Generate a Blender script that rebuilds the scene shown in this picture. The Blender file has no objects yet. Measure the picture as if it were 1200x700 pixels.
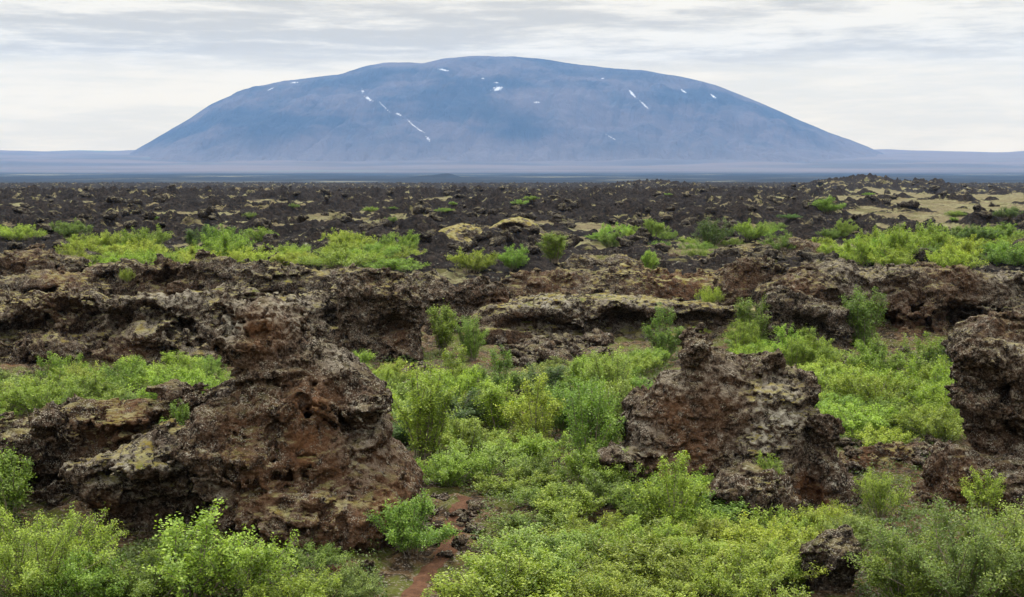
import bpy, math, random
import numpy as np

random.seed(7)
RNG = np.random.default_rng(11)
S = bpy.context.scene
COL = S.collection
F, CX, CY = 1667.0, 600.0, 350.0          # focal length in pixels of the 1200x700 picture (50 mm on 36 mm)
PIT = math.atan((350 - 198) / F)          # the horizon lies on picture row 198
CP, SP = math.cos(PIT), math.sin(PIT)
CAMZ = 8.0

# ------------------------------------------------------------------ camera geometry
def at(px, py, Y):
    """point of the vertical plane y = Y seen at picture position px, py"""
    u, v = (px - CX) / F, (CY - py) / F
    dy, dz = CP + v * SP, -SP + v * CP
    t = Y / dy
    return np.array([u * t, Y, CAMZ + dz * t])

def project(X, Y, Z):
    zc = Y * CP - (Z - CAMZ) * SP
    yc = Y * SP + (Z - CAMZ) * CP
    return CX + F * X / zc, CY - F * yc / zc

def sst(a, b, x):
    t = np.clip((x - a) / (b - a), 0, 1)
    return t * t * (3 - 2 * t)

# ------------------------------------------------------------------ noise
PERM = np.random.default_rng(5).permutation(4096)
GR = np.random.default_rng(6).uniform(0, 2 * np.pi, 4096)
GX, GY = np.cos(GR), np.sin(GR)
def noise2(x, y, seed=0):
    xi, yi = np.floor(x).astype(np.int64), np.floor(y).astype(np.int64)
    xf, yf = x - xi, y - yi
    u = xf * xf * xf * (xf * (xf * 6 - 15) + 10)
    v = yf * yf * yf * (yf * (yf * 6 - 15) + 10)
    def g(i, j):
        h = PERM[(PERM[(xi + i + seed * 131) & 4095] + yi + j) & 4095]
        return GX[h] * (xf - i) + GY[h] * (yf - j)
    a = g(0, 0) * (1 - u) + g(1, 0) * u
    b = g(0, 1) * (1 - u) + g(1, 1) * u
    return (a * (1 - v) + b * v) * 1.4

def fbm2(x, y, oct=4, seed=0):
    s, a = 0, 1.0
    for o in range(oct):
        s = s + a * noise2(x, y, seed + o)
        x, y, a = x * 2.03 + 3.1, y * 2.03 + 1.7, a * 0.5
    return s

def gridnoise(shape, cells, rng):
    """smooth value noise on a regular grid, about -1..1; cells = lattice size in voxels per axis"""
    m = [int(n / c) + 4 for n, c in zip(shape, cells)]
    A = rng.uniform(-1, 1, m).astype(np.float32)
    for ax, (n, c) in enumerate(zip(shape, cells)):
        p = np.arange(n) / c + rng.uniform(0, 1)
        i = np.floor(p).astype(int); f = (p - i).astype(np.float32)
        w = f * f * (3 - 2 * f)
        sh = [1, 1, 1]; sh[ax] = n
        w = w.reshape(sh)
        A = np.take(A, i, axis=ax) * (1 - w) + np.take(A, i + 1, axis=ax) * w
    return A

def blocks(shape, cells, rng):
    """one random value per cell: broken, angular steps"""
    m = [int(n / c) + 3 for n, c in zip(shape, cells)]
    A = rng.uniform(-1, 1, m).astype(np.float32)
    for ax, (n, c) in enumerate(zip(shape, cells)):
        A = np.take(A, np.floor(np.arange(n) / c + rng.uniform(0, 1)).astype(int), axis=ax)
    return A

# ------------------------------------------------------------------ meshes
def mesh_np(name, V, Q, mat, attrs=None, smooth=True, nside=4):
    me = bpy.data.meshes.new(name)
    V = np.asarray(V, dtype=np.float32); Q = np.asarray(Q, dtype=np.int32)
    me.vertices.add(len(V)); me.vertices.foreach_set("co", V.ravel())
    me.loops.add(Q.size); me.loops.foreach_set("vertex_index", Q.ravel())
    me.polygons.add(len(Q))
    me.polygons.foreach_set("loop_start", np.arange(0, Q.size, nside, dtype=np.int32))
    me.polygons.foreach_set("use_smooth", np.full(len(Q), smooth))
    me.update(calc_edges=True)
    for k, a in (attrs or {}).items():
        at_ = me.attributes.new(k, 'FLOAT', 'POINT')
        at_.data.foreach_set("value", np.asarray(a, dtype=np.float32).ravel())
    if mat: me.materials.append(mat)
    return me

def link(name, me, parent=None, loc=None):
    o = bpy.data.objects.new(name, me); COL.objects.link(o)
    if parent: o.parent = parent
    if loc is not None: o.location = loc
    return o

def tag(o, label, cat, group=None):
    o["label"] = label; o["category"] = cat
    if group: o["group"] = group
    return o

def kind(o, k, label=None, cat=None):
    o["kind"] = k
    if label: o["label"] = label
    if cat: o["category"] = cat
    return o

def surface_nets(d, org, vox):
    s = d < 0
    nx, ny, nz = d.shape
    def sl(a, i, j, k):
        return a[i:nx - 1 + i, j:ny - 1 + j, k:nz - 1 + k]
    cnt = np.zeros((nx - 1, ny - 1, nz - 1), np.int8)
    for i in (0, 1):
        for j in (0, 1):
            for k in (0, 1):
                cnt += sl(s, i, j, k)
    act = (cnt > 0) & (cnt < 8)
    ids = np.argwhere(act)
    num = np.full(act.shape, -1, np.int32); num[act] = np.arange(len(ids))
    cor = {}
    for i in (0, 1):
        for j in (0, 1):
            for k in (0, 1):
                cor[(i, j, k)] = d[ids[:, 0] + i, ids[:, 1] + j, ids[:, 2] + k]
    acc = np.zeros((len(ids), 3)); n = np.zeros(len(ids))
    keys = list(cor)
    for a in keys:
        for ax in range(3):
            if a[ax] == 0:
                b = list(a); b[ax] = 1; b = tuple(b)
                da, db = cor[a], cor[b]
                x = (da < 0) != (db < 0)
                t = np.where(x, da / np.where(x, da - db, 1), 0)
                p = np.array(a, float) + t[:, None] * (np.array(b) - np.array(a))
                acc += np.where(x[:, None], p, 0); n += x
    V = org + (ids + acc / n[:, None]) * vox
    Q = []
    for ax in range(3):
        lo = [slice(1, -1)] * 3; hi = [slice(1, -1)] * 3
        lo[ax] = slice(0, -1); hi[ax] = slice(1, None)
        e = s[tuple(lo)] != s[tuple(hi)]
        w = np.argwhere(e)
        off = np.array([1, 1, 1]); off[ax] = 0
        w = w + off
        ins = s[w[:, 0], w[:, 1], w[:, 2]]
        b, c = [(1, 2), (2, 0), (0, 1)][ax]
        def cell(db, dc):
            q = w.copy(); q[:, b] -= db; q[:, c] -= dc
            return num[q[:, 0], q[:, 1], q[:, 2]]
        q = np.stack([cell(1, 1), cell(0, 1), cell(0, 0), cell(1, 0)], 1)
        q[~ins] = q[~ins][:, ::-1]
        Q.append(q)
    return V, np.concatenate(Q)

def poly_sdf(P, X, Z):
    """signed distance to polygon P (n,2), negative inside"""
    d = np.full(X.shape, 1e9); ins = np.zeros(X.shape, bool)
    n = len(P)
    for i in range(n):
        a, b = P[i], P[(i + 1) % n]
        e = b - a
        wx, wz = X - a[0], Z - a[1]
        t = np.clip((wx * e[0] + wz * e[1]) / max(e @ e, 1e-9), 0, 1)
        d = np.minimum(d, (wx - e[0] * t) ** 2 + (wz - e[1] * t) ** 2)
        c = (a[1] > Z) != (b[1] > Z)
        xi = a[0] + (Z - a[1]) / (e[1] if abs(e[1]) > 1e-9 else 1e-9) * e[0]
        ins ^= c & (X < xi)
    d = np.sqrt(d)
    return np.where(ins, -d, d)

def in_poly(P, x, y):
    ins = np.zeros(np.shape(x), bool); n = len(P)
    for i in range(n):
        (ax, ay), (bx, by) = P[i], P[(i + 1) % n]
        c = (ay > y) != (by > y)
        ins ^= c & (x < ax + (y - ay) / ((by - ay) or 1e-9) * (bx - ax))
    return ins

def smax(a, b, k):
    h = np.clip(k - np.abs(a - b), 0, None) / k
    return np.maximum(a, b) + h * h * k * 0.25
def smin(a, b, k):
    return -smax(-a, -b, k)

# ------------------------------------------------------------------ materials
class NT:
    def __init__(s, tree): s.t = tree; s.n = tree.nodes; s.l = tree.links
    def new(s, typ, **kw):
        nd = s.n.new(typ)
        for k, v in kw.items(): setattr(nd, k, v)
        return nd
    def set(s, sock, v):
        if isinstance(v, bpy.types.NodeSocket): s.l.new(v, sock)
        elif isinstance(v, (tuple, list)) and len(v) == 3 and sock.type == 'RGBA': sock.default_value = (*v, 1)
        else: sock.default_value = v
    def noise(s, vec, scale, detail=4, rough=0.55, dist=0.0):
        nd = s.new('ShaderNodeTexNoise'); s.set(nd.inputs['Vector'], vec)
        nd.inputs['Scale'].default_value = scale; nd.inputs['Detail'].default_value = detail
        nd.inputs['Roughness'].default_value = rough; nd.inputs['Distortion'].default_value = dist
        return nd.outputs['Fac']
    def voro(s, vec, scale, feature='F1'):
        nd = s.new('ShaderNodeTexVoronoi', feature=feature); s.set(nd.inputs['Vector'], vec)
        nd.inputs['Scale'].default_value = scale
        return nd
    def ramp(s, x, lo, hi, a=0.0, b=1.0):
        nd = s.new('ShaderNodeMapRange', interpolation_type='SMOOTHSTEP'); s.set(nd.inputs['Value'], x)
        for k, v in zip(('From Min', 'From Max', 'To Min', 'To Max'), (lo, hi, a, b)): s.set(nd.inputs[k], v)
        return nd.outputs['Result']
    def math(s, op, a, b=0.0, c=0.0, clamp=False):
        nd = s.new('ShaderNodeMath', operation=op, use_clamp=clamp)
        s.set(nd.inputs[0], a); s.set(nd.inputs[1], b)
        if len(nd.inputs) > 2: s.set(nd.inputs[2], c)
        return nd.outputs[0]
    def mix(s, f, a, b, blend='MIX'):
        nd = s.new('ShaderNodeMix', data_type='RGBA', blend_type=blend)
        s.set(nd.inputs[0], f); s.set(nd.inputs[6], a); s.set(nd.inputs[7], b)
        return nd.outputs[2]
    def attr(s, name):
        nd = s.new('ShaderNodeAttribute', attribute_name=name); return nd.outputs['Fac']
    def vscale(s, vec, v):
        nd = s.new('ShaderNodeVectorMath', operation='MULTIPLY'); s.set(nd.inputs[0], vec); nd.inputs[1].default_value = v
        return nd.outputs[0]
    def bump(s, h, strength, dist, normal=None):
        nd = s.new('ShaderNodeBump'); s.set(nd.inputs['Height'], h)
        nd.inputs['Strength'].default_value = strength; nd.inputs['Distance'].default_value = dist
        if normal is not None: s.set(nd.inputs['Normal'], normal)
        return nd.outputs[0]

def material(name):
    m = bpy.data.materials.new(name); m.use_nodes = True
    nt = NT(m.node_tree); bs = m.node_tree.nodes['Principled BSDF']
    bs.inputs['Roughness'].default_value = 0.9
    bs.inputs['Specular IOR Level'].default_value = 0.03
    return m, nt, bs

def rock_material(name, dark, brown, grey, lichen_amt, moss_amt, rust_amt, obj_coords=False):
    m, nt, bs = material(name)
    if obj_coords:
        P = nt.new('ShaderNodeTexCoord').outputs['Object']
    else:
        P = nt.new('ShaderNodeNewGeometry').outputs['Position']
    N = nt.new('ShaderNodeNewGeometry').outputs['True Normal']
    sep = nt.new('ShaderNodeSeparateXYZ'); nt.l.new(N, sep.inputs[0]); up = sep.outputs['Z']
    n1 = nt.noise(P, 0.9, 5, 0.6); n2 = nt.noise(P, 4.5, 6, 0.68); n3 = nt.noise(P, 17, 4, 0.7)
    vs = nt.voro(P, 9.0); vb = nt.voro(P, 24.0)
    c = nt.mix(nt.ramp(n2, 0.40, 0.64), dark, brown)
    c = nt.mix(nt.math('MULTIPLY', nt.ramp(n3, 0.47, 0.66), 0.75), c, grey)
    # rusty scoria
    r = nt.math('ADD', nt.attr('rust'), nt.math('MULTIPLY', nt.ramp(n1, 0.52, 0.72), rust_amt))
    r = nt.math('MULTIPLY', r, nt.ramp(n2, 0.30, 0.56), clamp=True)
    c = nt.mix(r, c, nt.mix(n3, (0.050, 0.027, 0.015), (0.165, 0.078, 0.036)))
    # pale crustose lichen: blotches and specks, more on faces turned up
    upf = nt.ramp(up, -0.25, 0.8, 0.12, 1.0)
    l1 = nt.ramp(nt.noise(P, 5.5, 5, 0.75, 0.4), 0.56, 0.66)
    l2 = nt.math('MULTIPLY', nt.ramp(vb.outputs['Distance'], 0.40, 0.26), nt.ramp(nt.noise(P, 2.2, 3), 0.42, 0.56))
    l = nt.math('MAXIMUM', nt.math('MULTIPLY', l1, 0.85), nt.math('MULTIPLY', l2, 0.9))
    l = nt.math('MULTIPLY', nt.math('MULTIPLY', l, upf), lichen_amt, clamp=True)
    lp = nt.math('MULTIPLY', nt.attr('pale'), nt.math('MULTIPLY', nt.ramp(n2, .42, .58), nt.ramp(up, -.1, .6)), clamp=True)
    l = nt.math('MAXIMUM', l, lp)
    l = nt.math('MULTIPLY', l, nt.math('SUBTRACT', 1.0, nt.math('MULTIPLY', r, 0.75)))
    c = nt.mix(l, c, nt.mix(n2, (0.20, 0.185, 0.15), (0.48, 0.46, 0.38)))
    # moss and dry grass on the flat tops
    mo = nt.math('MULTIPLY', nt.ramp(up, 0.55, 0.88), nt.ramp(nt.noise(P, 1.6, 5, 0.6), 0.40, 0.60))
    mo = nt.math('MULTIPLY', mo, nt.math('ADD', nt.attr('moss'), moss_amt), clamp=True)
    mc = nt.mix(nt.ramp(nt.noise(P, 3.1, 4), 0.35, 0.65), (0.17, 0.135, 0.035), (0.27, 0.25, 0.13))
    mc = nt.mix(nt.ramp(n1, 0.5, 0.7), mc, (0.10, 0.12, 0.022))
    mc = nt.mix(nt.ramp(n3, 0.55, 0.72), mc, (0.10, 0.075, 0.04))
    c = nt.mix(mo, c, mc)
    nt.l.new(c, bs.inputs['Base Color'])
    h = nt.math('ADD', nt.math('MULTIPLY', n2, 1.0), nt.math('MULTIPLY', n3, 0.55))
    h = nt.math('SUBTRACT', h, nt.math('MULTIPLY', vs.outputs['Distance'], 0.35))
    b = nt.bump(h, 1.0, 0.24)
    nt.l.new(b, bs.inputs['Normal'])
    return m

ROCK = rock_material("lava_rock_brown", (0.010, 0.0074, 0.0056), (0.066, 0.042, 0.027), (0.175, 0.140, 0.110), 1.0, 0.20, 0.10)
ROCKW = rock_material("lava_rock_grey", (0.011, 0.0087, 0.007), (0.060, 0.042, 0.030), (0.17, 0.143, 0.115), 1.0, 0.40, 0.08)
ROCKF = rock_material("lava_rock_far", (0.007, 0.0062, 0.006), (0.032, 0.025, 0.021), (0.085, 0.075, 0.065), 0.6, 0.30, 0.06)

def leaf_material():
    m, nt, bs = material("shrub_leaves")
    oi = nt.new('ShaderNodeObjectInfo')
    a = nt.attr('tone')
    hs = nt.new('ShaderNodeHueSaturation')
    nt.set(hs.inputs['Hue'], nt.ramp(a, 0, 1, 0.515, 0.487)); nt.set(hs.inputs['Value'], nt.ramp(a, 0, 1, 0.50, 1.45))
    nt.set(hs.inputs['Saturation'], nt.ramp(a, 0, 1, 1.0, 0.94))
    nt.l.new(oi.outputs['Color'], hs.inputs['Color'])
    d = nt.new('ShaderNodeBsdfDiffuse'); t = nt.new('ShaderNodeBsdfTranslucent')
    g = nt.new('ShaderNodeBsdfGlossy'); g.inputs['Roughness'].default_value = 0.45
    nt.l.new(hs.outputs[0], d.inputs[0])
    nt.l.new(nt.mix(1.0, hs.outputs[0], (0.95, 1.0, 0.5), 'MULTIPLY'), t.inputs[0])
    ms = nt.new('ShaderNodeMixShader'); ms.inputs[0].default_value = 0.42
    nt.l.new(d.outputs[0], ms.inputs[1]); nt.l.new(t.outputs[0], ms.inputs[2])
    m2 = nt.new('ShaderNodeMixShader'); m2.inputs[0].default_value = 0.03
    nt.l.new(ms.outputs[0], m2.inputs[1]); nt.l.new(g.outputs[0], m2.inputs[2])
    nt.l.new(m2.outputs[0], m.node_tree.nodes['Material Output'].inputs['Surface'])
    return m
LEAF = leaf_material()
BARK, nt, bs = material("shrub_bark")
P = nt.new('ShaderNodeTexCoord').outputs['Object']
nt.l.new(nt.mix(nt.noise(P, 14, 3), (0.07, 0.05, 0.035), (0.24, 0.21, 0.17)), bs.inputs['Base Color'])

# ------------------------------------------------------------------ ground
XP = [-40, -9, -4, 0, 8, 10.5, 40]
def macro(X, Y):
    near = 6.3 * (1 - sst(1.5, 22, Y))
    yp = np.interp(X, XP, [66, 66, 66.5, 70, 70, 67, 67])
    cen = sst(-5, -1, X) * (1 - sst(9, 12, X))
    st = sst(-1.5, 2.0, Y - yp)
    hp = 2.35 - cen * 0.95 * (1 - sst(75, 81, Y))
    z = near + 0.008 * np.clip(Y - 30, 0, 35) + st * (hp - 0.6)
    z = z - 7.0 * sst(200, 850, Y) - 16.7 * sst(900, 3000, Y) + 119 * np.clip((Y - 7200) / 4300, 0, 2) ** 1.35
    # hump of crags on the skyline, low rise beside it, dark hill far out on the plain
    z = z + 7.4 * np.exp(-((X - 171) / 17) ** 2 - ((Y - 700) / 50) ** 2) + 4.6 * np.exp(-((X - 144) / 16) ** 2 - ((Y - 640) / 60) ** 2) + 4.6 * np.exp(-((X - 203) / 17) ** 2 - ((Y - 690) / 50) ** 2)
    z = z + 5.0 * np.exp(-((X - 66) / 26) ** 2 - ((Y - 690) / 60) ** 2)
    z = z + 16 * np.exp(-((X + 190) / 40) ** 2 - ((Y - 4200) / 90) ** 2) + 10 * np.exp(-((X + 260) / 50) ** 2 - ((Y - 4200) / 90) ** 2)
    return z

def field(X, Y):
    """lava crags: (height, rockiness)"""
    amp = sst(57.5, 61.5, Y - 2 * np.interp(X, XP, [0, 0, 1, 3, 3, 2, 2])) * (1 - 0.8 * sst(1100, 2600, Y))
    big = fbm2(X / 34 + 7, Y / 55 + 2, 3, 1)
    mask = sst(-0.42, 0.20, big - 0.10 * sst(100, 130, Y) * (1 - sst(380, 480, Y)) + 0.5 * np.exp(-((X - 8) / 24) ** 2 - ((Y - 160) / 70) ** 2) + 0.85 * noise2(X / 6.5, Y / 11, 67) * sst(80, 140, Y) + 0.10 * sst(130, 260, Y) + 1.6 * np.exp(-((X - 168) / 45) ** 2 - ((Y - 690) / 70) ** 2) + 0.4 * sst(420, 560, Y) * (1 - sst(34, 44, X / np.maximum(Y, 1) * 160)) + 0.35 * (1 - sst(66, 84, Y)) - 0.95 * sst(28, 42, X / np.maximum(Y, 1) * 160) * sst(140, 260, Y) * (1 - sst(640, 720, Y)))
    wx = X + 1.6 * noise2(X / 3.1, Y / 3.1, 61) + .5 * noise2(X / .9, Y / .9, 63); wy = Y + 1.6 * noise2(X / 3.1 + 40, Y / 3.1, 65)
    blk = GX[PERM[(PERM[np.floor(wx / 1.7).astype(np.int64) & 4095] + np.floor(wy / 1.7).astype(np.int64)) & 4095]]
    lum = (0.55 - np.abs(noise2(X / 8.5, Y / 9.5, 11)) * 1.6) * 1.15
    lum += (0.42 - np.abs(noise2(X / 27 + 3, Y / 17, 71)) * 1.7) * 1.7 * sst(100, 190, Y) + .5 * (.4 - np.abs(noise2(X / 12, Y / 9, 73))) * sst(85, 150, Y)
    lum += (np.abs(noise2(X / 3.4 + 5, Y / 3.8, 13)) - 0.25) * 1.45
    lum += (np.abs(noise2(X / 1.5 + 9, Y / 1.6, 17)) - 0.25) * 0.85
    lum += 0.34 * blk
    lum += (np.abs(noise2(X / .62, Y / .66, 19)) - 0.25) * 0.36 * (Y < 420)
    soft = 0.35 * fbm2(X / 21, Y / 21, 3, 23) + 0.10 * noise2(X / 1.1, Y / 1.1, 24) * (Y < 400)
    h = amp * (mask * (lum * (0.45 + 0.3 * sst(70, 110, Y) + 0.55 * sst(130, 450, Y)) + 0.3) + soft)
    hol = (1 - amp) * sst(24, 30, Y)
    h = h + hol * (0.26 * fbm2(X / 6.0, Y / 6.0, 3, 29) + 0.22 * (np.abs(noise2(X / 0.9, Y / 0.9, 31)) - .25) + 0.05 * noise2(X / .3, Y / .3, 33))
    rock = amp * sst(-0.15, 0.42, mask * (lum + 0.7) - 0.30)
    far = sst(1000, 3000, Y)
    h = h + far * (8 * noise2(X / 420, Y / 300, 37) * (1 - sst(7000, 8000, Y)) + 26 * sst(8000, 10500, Y) * fbm2(X / 1300, Y / 900, 3, 41))
    return h, rock

def ground(X, Y):
    X = np.asarray(X, float); Y = np.asarray(Y, float)
    return macro(X, Y) + field(X, Y)[0]

def ground_at_pixel(px, py):
    """first point of the ground sheet along a view ray"""
    Ys = np.concatenate([np.arange(20, 120, 0.25), np.geomspace(120, 900, 700)])
    u, v = (px - CX) / F, (CY - py) / F
    dy, dz = CP + v * SP, -SP + v * CP
    t = Ys / dy
    below = CAMZ + dz * t < ground(u * t, Ys)
    i = int(np.argmax(below)) if below.any() else len(Ys) - 1
    return u * t[i], Ys[i]

rows = np.concatenate([np.geomspace(0.6, 22, 60, endpoint=False), np.geomspace(22, 62, 170, endpoint=False),
                       np.geomspace(62, 420, 560, endpoint=False), np.geomspace(420, 1300, 230, endpoint=False), np.geomspace(1300, 13500, 190)])
tang = np.tan(np.linspace(-0.46, 0.46, 960))
Yg = np.repeat(rows, len(tang)); Xg = np.tile(tang, len(rows)) * (Yg + 3.5)
hF, rockF = field(Xg, Yg)
Zg = macro(Xg, Yg) + hF
R_, C_ = len(rows), len(tang)
base = (np.arange(R_ - 1)[:, None] * C_ + np.arange(C_ - 1)[None, :]).ravel()
Qg = np.stack([base, base + 1, base + C_ + 1, base + C_], 1)

GM, nt, bs = material("lava_field_ground")
P = nt.new('ShaderNodeNewGeometry').outputs['Position']
sx = nt.new('ShaderNodeSeparateXYZ'); nt.l.new(P, sx.inputs[0]); yy = sx.outputs['Y']
n1 = nt.noise(P, 0.35, 5); n2 = nt.noise(P, 3.0, 6, 0.65); n3 = nt.noise(P, 13, 4, 0.7)
nm = nt.noise(P, 0.42, 5, 0.7, 0.6)
rk = nt.math('ADD', nt.attr('rock'), nt.math('MULTIPLY', nt.math('SUBTRACT', n2, 0.5), 0.9))
rk = nt.ramp(nt.math('ADD', rk, nt.math('MULTIPLY', nt.math('SUBTRACT', nm, 0.5), 2.0)), 0.34, 0.50)
npz = nt.new('ShaderNodeSeparateXYZ'); nt.l.new(nt.new('ShaderNodeNewGeometry').outputs['Normal'], npz.inputs[0])
pale = nt.ramp(nt.noise(P, 0.17, 7, 0.72, 0.5), 0.575, 0.605)
pale = nt.math('MULTIPLY', pale, nt.ramp(npz.outputs['Z'], 0.62, 0.86))
rk = nt.math('MULTIPLY', rk, nt.math('SUBTRACT', 1.0, pale))
rc = nt.mix(nt.ramp(n2, 0.4, 0.66), (0.005, 0.0048, 0.005), (0.027, 0.021, 0.0175))
rc = nt.mix(nt.math('MULTIPLY', nt.ramp(n3, 0.54, 0.70), nt.ramp(yy, 140, 80, .06, .6)), rc, (0.13, 0.115, 0.10))
lch = nt.math('MULTIPLY', nt.ramp(nt.noise(P, 1.7, 5, .7), 0.60, 0.70), nt.ramp(yy, 150, 80, .12, .6))
rc = nt.mix(nt.ramp(nm, .35, .6), nt.mix(0.55, rc, (0.008, 0.008, 0.009)), rc)
rc = nt.mix(lch, rc, (0.28, 0.27, 0.22))
gc = nt.mix(nt.ramp(nt.noise(P, 0.12, 4), 0.42, 0.62), (0.120, 0.104, 0.056), (0.160, 0.160, 0.082))
gc = nt.mix(nt.ramp(n2, 0.44, 0.66), gc, (0.075, 0.058, 0.036))
gc = nt.mix(nt.math('MULTIPLY', nt.ramp(n3, 0.5, 0.64), 0.7), gc, (0.10, 0.085, 0.06))
gc = nt.mix(nt.ramp(n1, 0.52, 0.62), gc, (0.075, 0.072, 0.030))
gc = nt.mix(nt.ramp(nt.noise(P, 0.8, 5, .7), 0.54, 0.62), gc, (0.055, 0.045, 0.030))
up_c = nt.mix(rk, gc, rc)
# floor of the hollow: leaf litter, moss, red earth, small stones
hc = nt.mix(nt.ramp(n2, 0.42, 0.6), (0.022, 0.016, 0.011), (0.10, 0.065, 0.034))
hc = nt.mix(nt.ramp(nt.noise(P, 0.8, 5), 0.46, 0.6), hc, (0.075, 0.085, 0.02))
hc = nt.mix(nt.ramp(nt.noise(P, 0.55, 4, 0.6, 0.3), 0.60, 0.68), hc, (0.10, 0.052, 0.027))
hc = nt.mix(nt.math('MULTIPLY', nt.ramp(n3, 0.52, 0.64), 0.85), hc, (0.20, 0.175, 0.145))
c = nt.mix(nt.attr('upland'), hc, up_c)
# far plain: dark heath and pale sand in long strips, then mauve gravel slopes
st = nt.noise(nt.vscale(P, (1 / 900.0, 1 / 210.0, 0)), 1.0, 6, 0.68)
pl = nt.mix(nt.ramp(st, 0.56, 0.66), (0.007, 0.010, 0.014), (0.105, 0.100, 0.065))
sk = nt.mix(nt.ramp(nt.noise(nt.vscale(P, (1 / 2600.0, 1 / 800.0, 0)), 1.0, 5, 0.55), 0.4, 0.62), (0.086, 0.072, 0.070), (0.046, 0.045, 0.048))
sk = nt.mix(nt.ramp(nt.noise(nt.vscale(P, (1 / 1700.0, 1 / 260.0, 0)), 1.0, 4, 0.6), 0.6, 0.68), sk, (0.06, 0.10, 0.08))
pl = nt.mix(nt.ramp(yy, 7300, 8300), pl, sk)
c = nt.mix(nt.ramp(yy, 950, 1900), c, pl)
nt.l.new(c, bs.inputs['Base Color'])
h = nt.math('ADD', n2, nt.math('MULTIPLY', n3, 0.5))
nt.l.new(nt.bump(h, 1.0, 0.22), bs.inputs['Normal'])
upl = sst(64.5, 68.5, Yg - np.interp(Xg, XP, [-1, -1, 1, 3, 3, 2, 2]))
o = link("ground", mesh_np("ground", np.stack([Xg, Yg, Zg], 1), Qg, GM, {"rock": rockF, "upland": upl}))
kind(o, "structure", "rough lava plain of dark crags and pale dry grass")

# ------------------------------------------------------------------ mountain
crest = np.array([(60, 200), (110, 196), (140, 187), (160, 175), (180, 164), (215, 143), (250, 121), (280, 107), (330, 95), (400, 87), (430, 77), (455, 73), (495, 74),
    (520, 68), (560, 66), (600, 66), (640, 70), (700, 78), (760, 84), (800, 90), (840, 100), (870, 112), (900, 125), (930, 138), (960, 150), (990, 162), (1020, 173), (1045, 184), (1100, 198)], float)
YC, YB = 12600.0, 10300.0
cx_, cz_ = [], []
for px, py in crest:
    p = at(px, py, YC); cx_.append(p[0]); cz_.append(p[2])
xs = np.linspace(cx_[0] * 1.05, cx_[-1] * 1.05, 1500)
vs_ = np.concatenate([np.linspace(0, 1, 380), np.linspace(1.02, 1.4, 20)])
Xm, Tm = np.meshgrid(xs, vs_)
zc = np.interp(Xm * (1 + 0.24 * np.clip(1 - Tm, 0, 1)), cx_, cz_)
k = 41
zc = np.apply_along_axis(lambda r: np.convolve(np.pad(r, 6, mode='edge'), np.ones(13) / 13, 'valid'), 1, zc)
Ym = YB + Tm * (YC - YB)
gz = macro(Xm, np.minimum(Ym, YC))
prof = np.where(Tm < 1, 0.74 * np.sin(np.clip(Tm, 0, 1) * np.pi / 2) ** 1.3 + 0.26 * Tm, 1 - 0.9 * ((Tm - 1) / 0.4) ** 1.5)
floor_ = 0.0
Zm = floor_ + (zc - floor_) * prof
env = np.clip((zc - 160) / 400, 0, 1) * np.sin(np.clip(Tm, 0, 1) * np.pi) ** 0.7
gul = np.abs(noise2((Xm - 0.35 * (Ym - YB)) / 260, Ym / 1500, 51)) * 92 + np.abs(noise2((Xm - 0.3 * Ym) / 105, Ym / 700, 53)) * 30 + 60 * fbm2(Xm / 900, Ym / 500, 4, 55)
Zm = Zm + env * (gul - 64) + 9 * fbm2(Xm / 420, Ym / 420, 4, 57) * (prof > 0.2)
PX, PY = project(Xm, Ym, Zm)
snow = np.zeros(PX.shape)
for (sx_, sy_, a, b, ang) in [(432, 116, 6, 2.4, 30), (425, 107, 2.6, 2.4, 60), (467, 134, 5, 1.7, 25), (481, 144, 6, 0.9, 45), (487, 149, 9, 0.8, 38), (450, 125, 10, .7, 45), (493, 153, 6, 0.9, 30), (502, 163, 4, 1.8, 50),
        (520, 82, 7.5, 1.5, 10), (583, 104, 7, 4.2, -15), (582, 97, 3, 1.2, 10), (566, 92, 2.8, 1.0, 0), (629, 120, 4.2, 1.6, 0), (741, 110, 6.5, 2.0, 48), (755, 123, 9, 1.3, 45),
        (801, 107, 3.6, 1.6, 35), (836, 113, 4.5, 1.5, 38), (345, 97, 4, 1.2, -5), (706, 92, 2, 1, 0), (716, 161, 6, .7, 30), (318, 104, 5, .8, -25)]:
    ca, sa = math.cos(math.radians(ang)), math.sin(math.radians(ang))
    u = ((PX - sx_) * ca + (PY - sy_) * sa) / a; v = (-(PX - sx_) * sa + (PY - sy_) * ca) / b
    e = np.sqrt((1.3 * u) ** 2 + (2.0 * v) ** 2) + 0.9 * noise2(PX / 1.9, PY / 1.4, 61)
    snow = np.maximum(snow, 0.62 * (1 - sst(0.5, 1.35, e)))
snow *= (Tm < 1)
MM, nt, bs = material("mountain_slopes")
P = nt.new('ShaderNodeNewGeometry').outputs['Position']
a = nt.noise(nt.vscale(P, (1 / 900.0, 1 / 900.0, 1 / 260.0)), 1.0, 7, 0.62)
b = nt.noise(nt.vscale(P, (1 / 240.0, 1 / 900.0, 1 / 500.0)), 1.0, 5, 0.6)
c = nt.mix(nt.ramp(a, 0.40, 0.62), (0.012, 0.018, 0.027), (0.060, 0.051, 0.054))
c = nt.mix(nt.math('MULTIPLY', nt.ramp(b, 0.55, 0.72), 0.5), c, (0.025, 0.035, 0.04))
sz = nt.new('ShaderNodeSeparateXYZ'); nt.l.new(P, sz.inputs[0])
c = nt.mix(nt.math('MULTIPLY', nt.ramp(nt.math('ADD', sz.outputs['Z'], nt.math('MULTIPLY', b, 160)), 400, 130), 0.92), c, (0.074, 0.065, 0.065))
c = nt.mix(nt.attr('snow'), c, (0.62, 0.64, 0.68))
nt.l.new(c, bs.inputs['Base Color'])
fine = nt.noise(nt.vscale(P, (1 / 110.0, 1 / 420.0, 1 / 260.0)), 1.0, 6, .6, .4)
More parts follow.
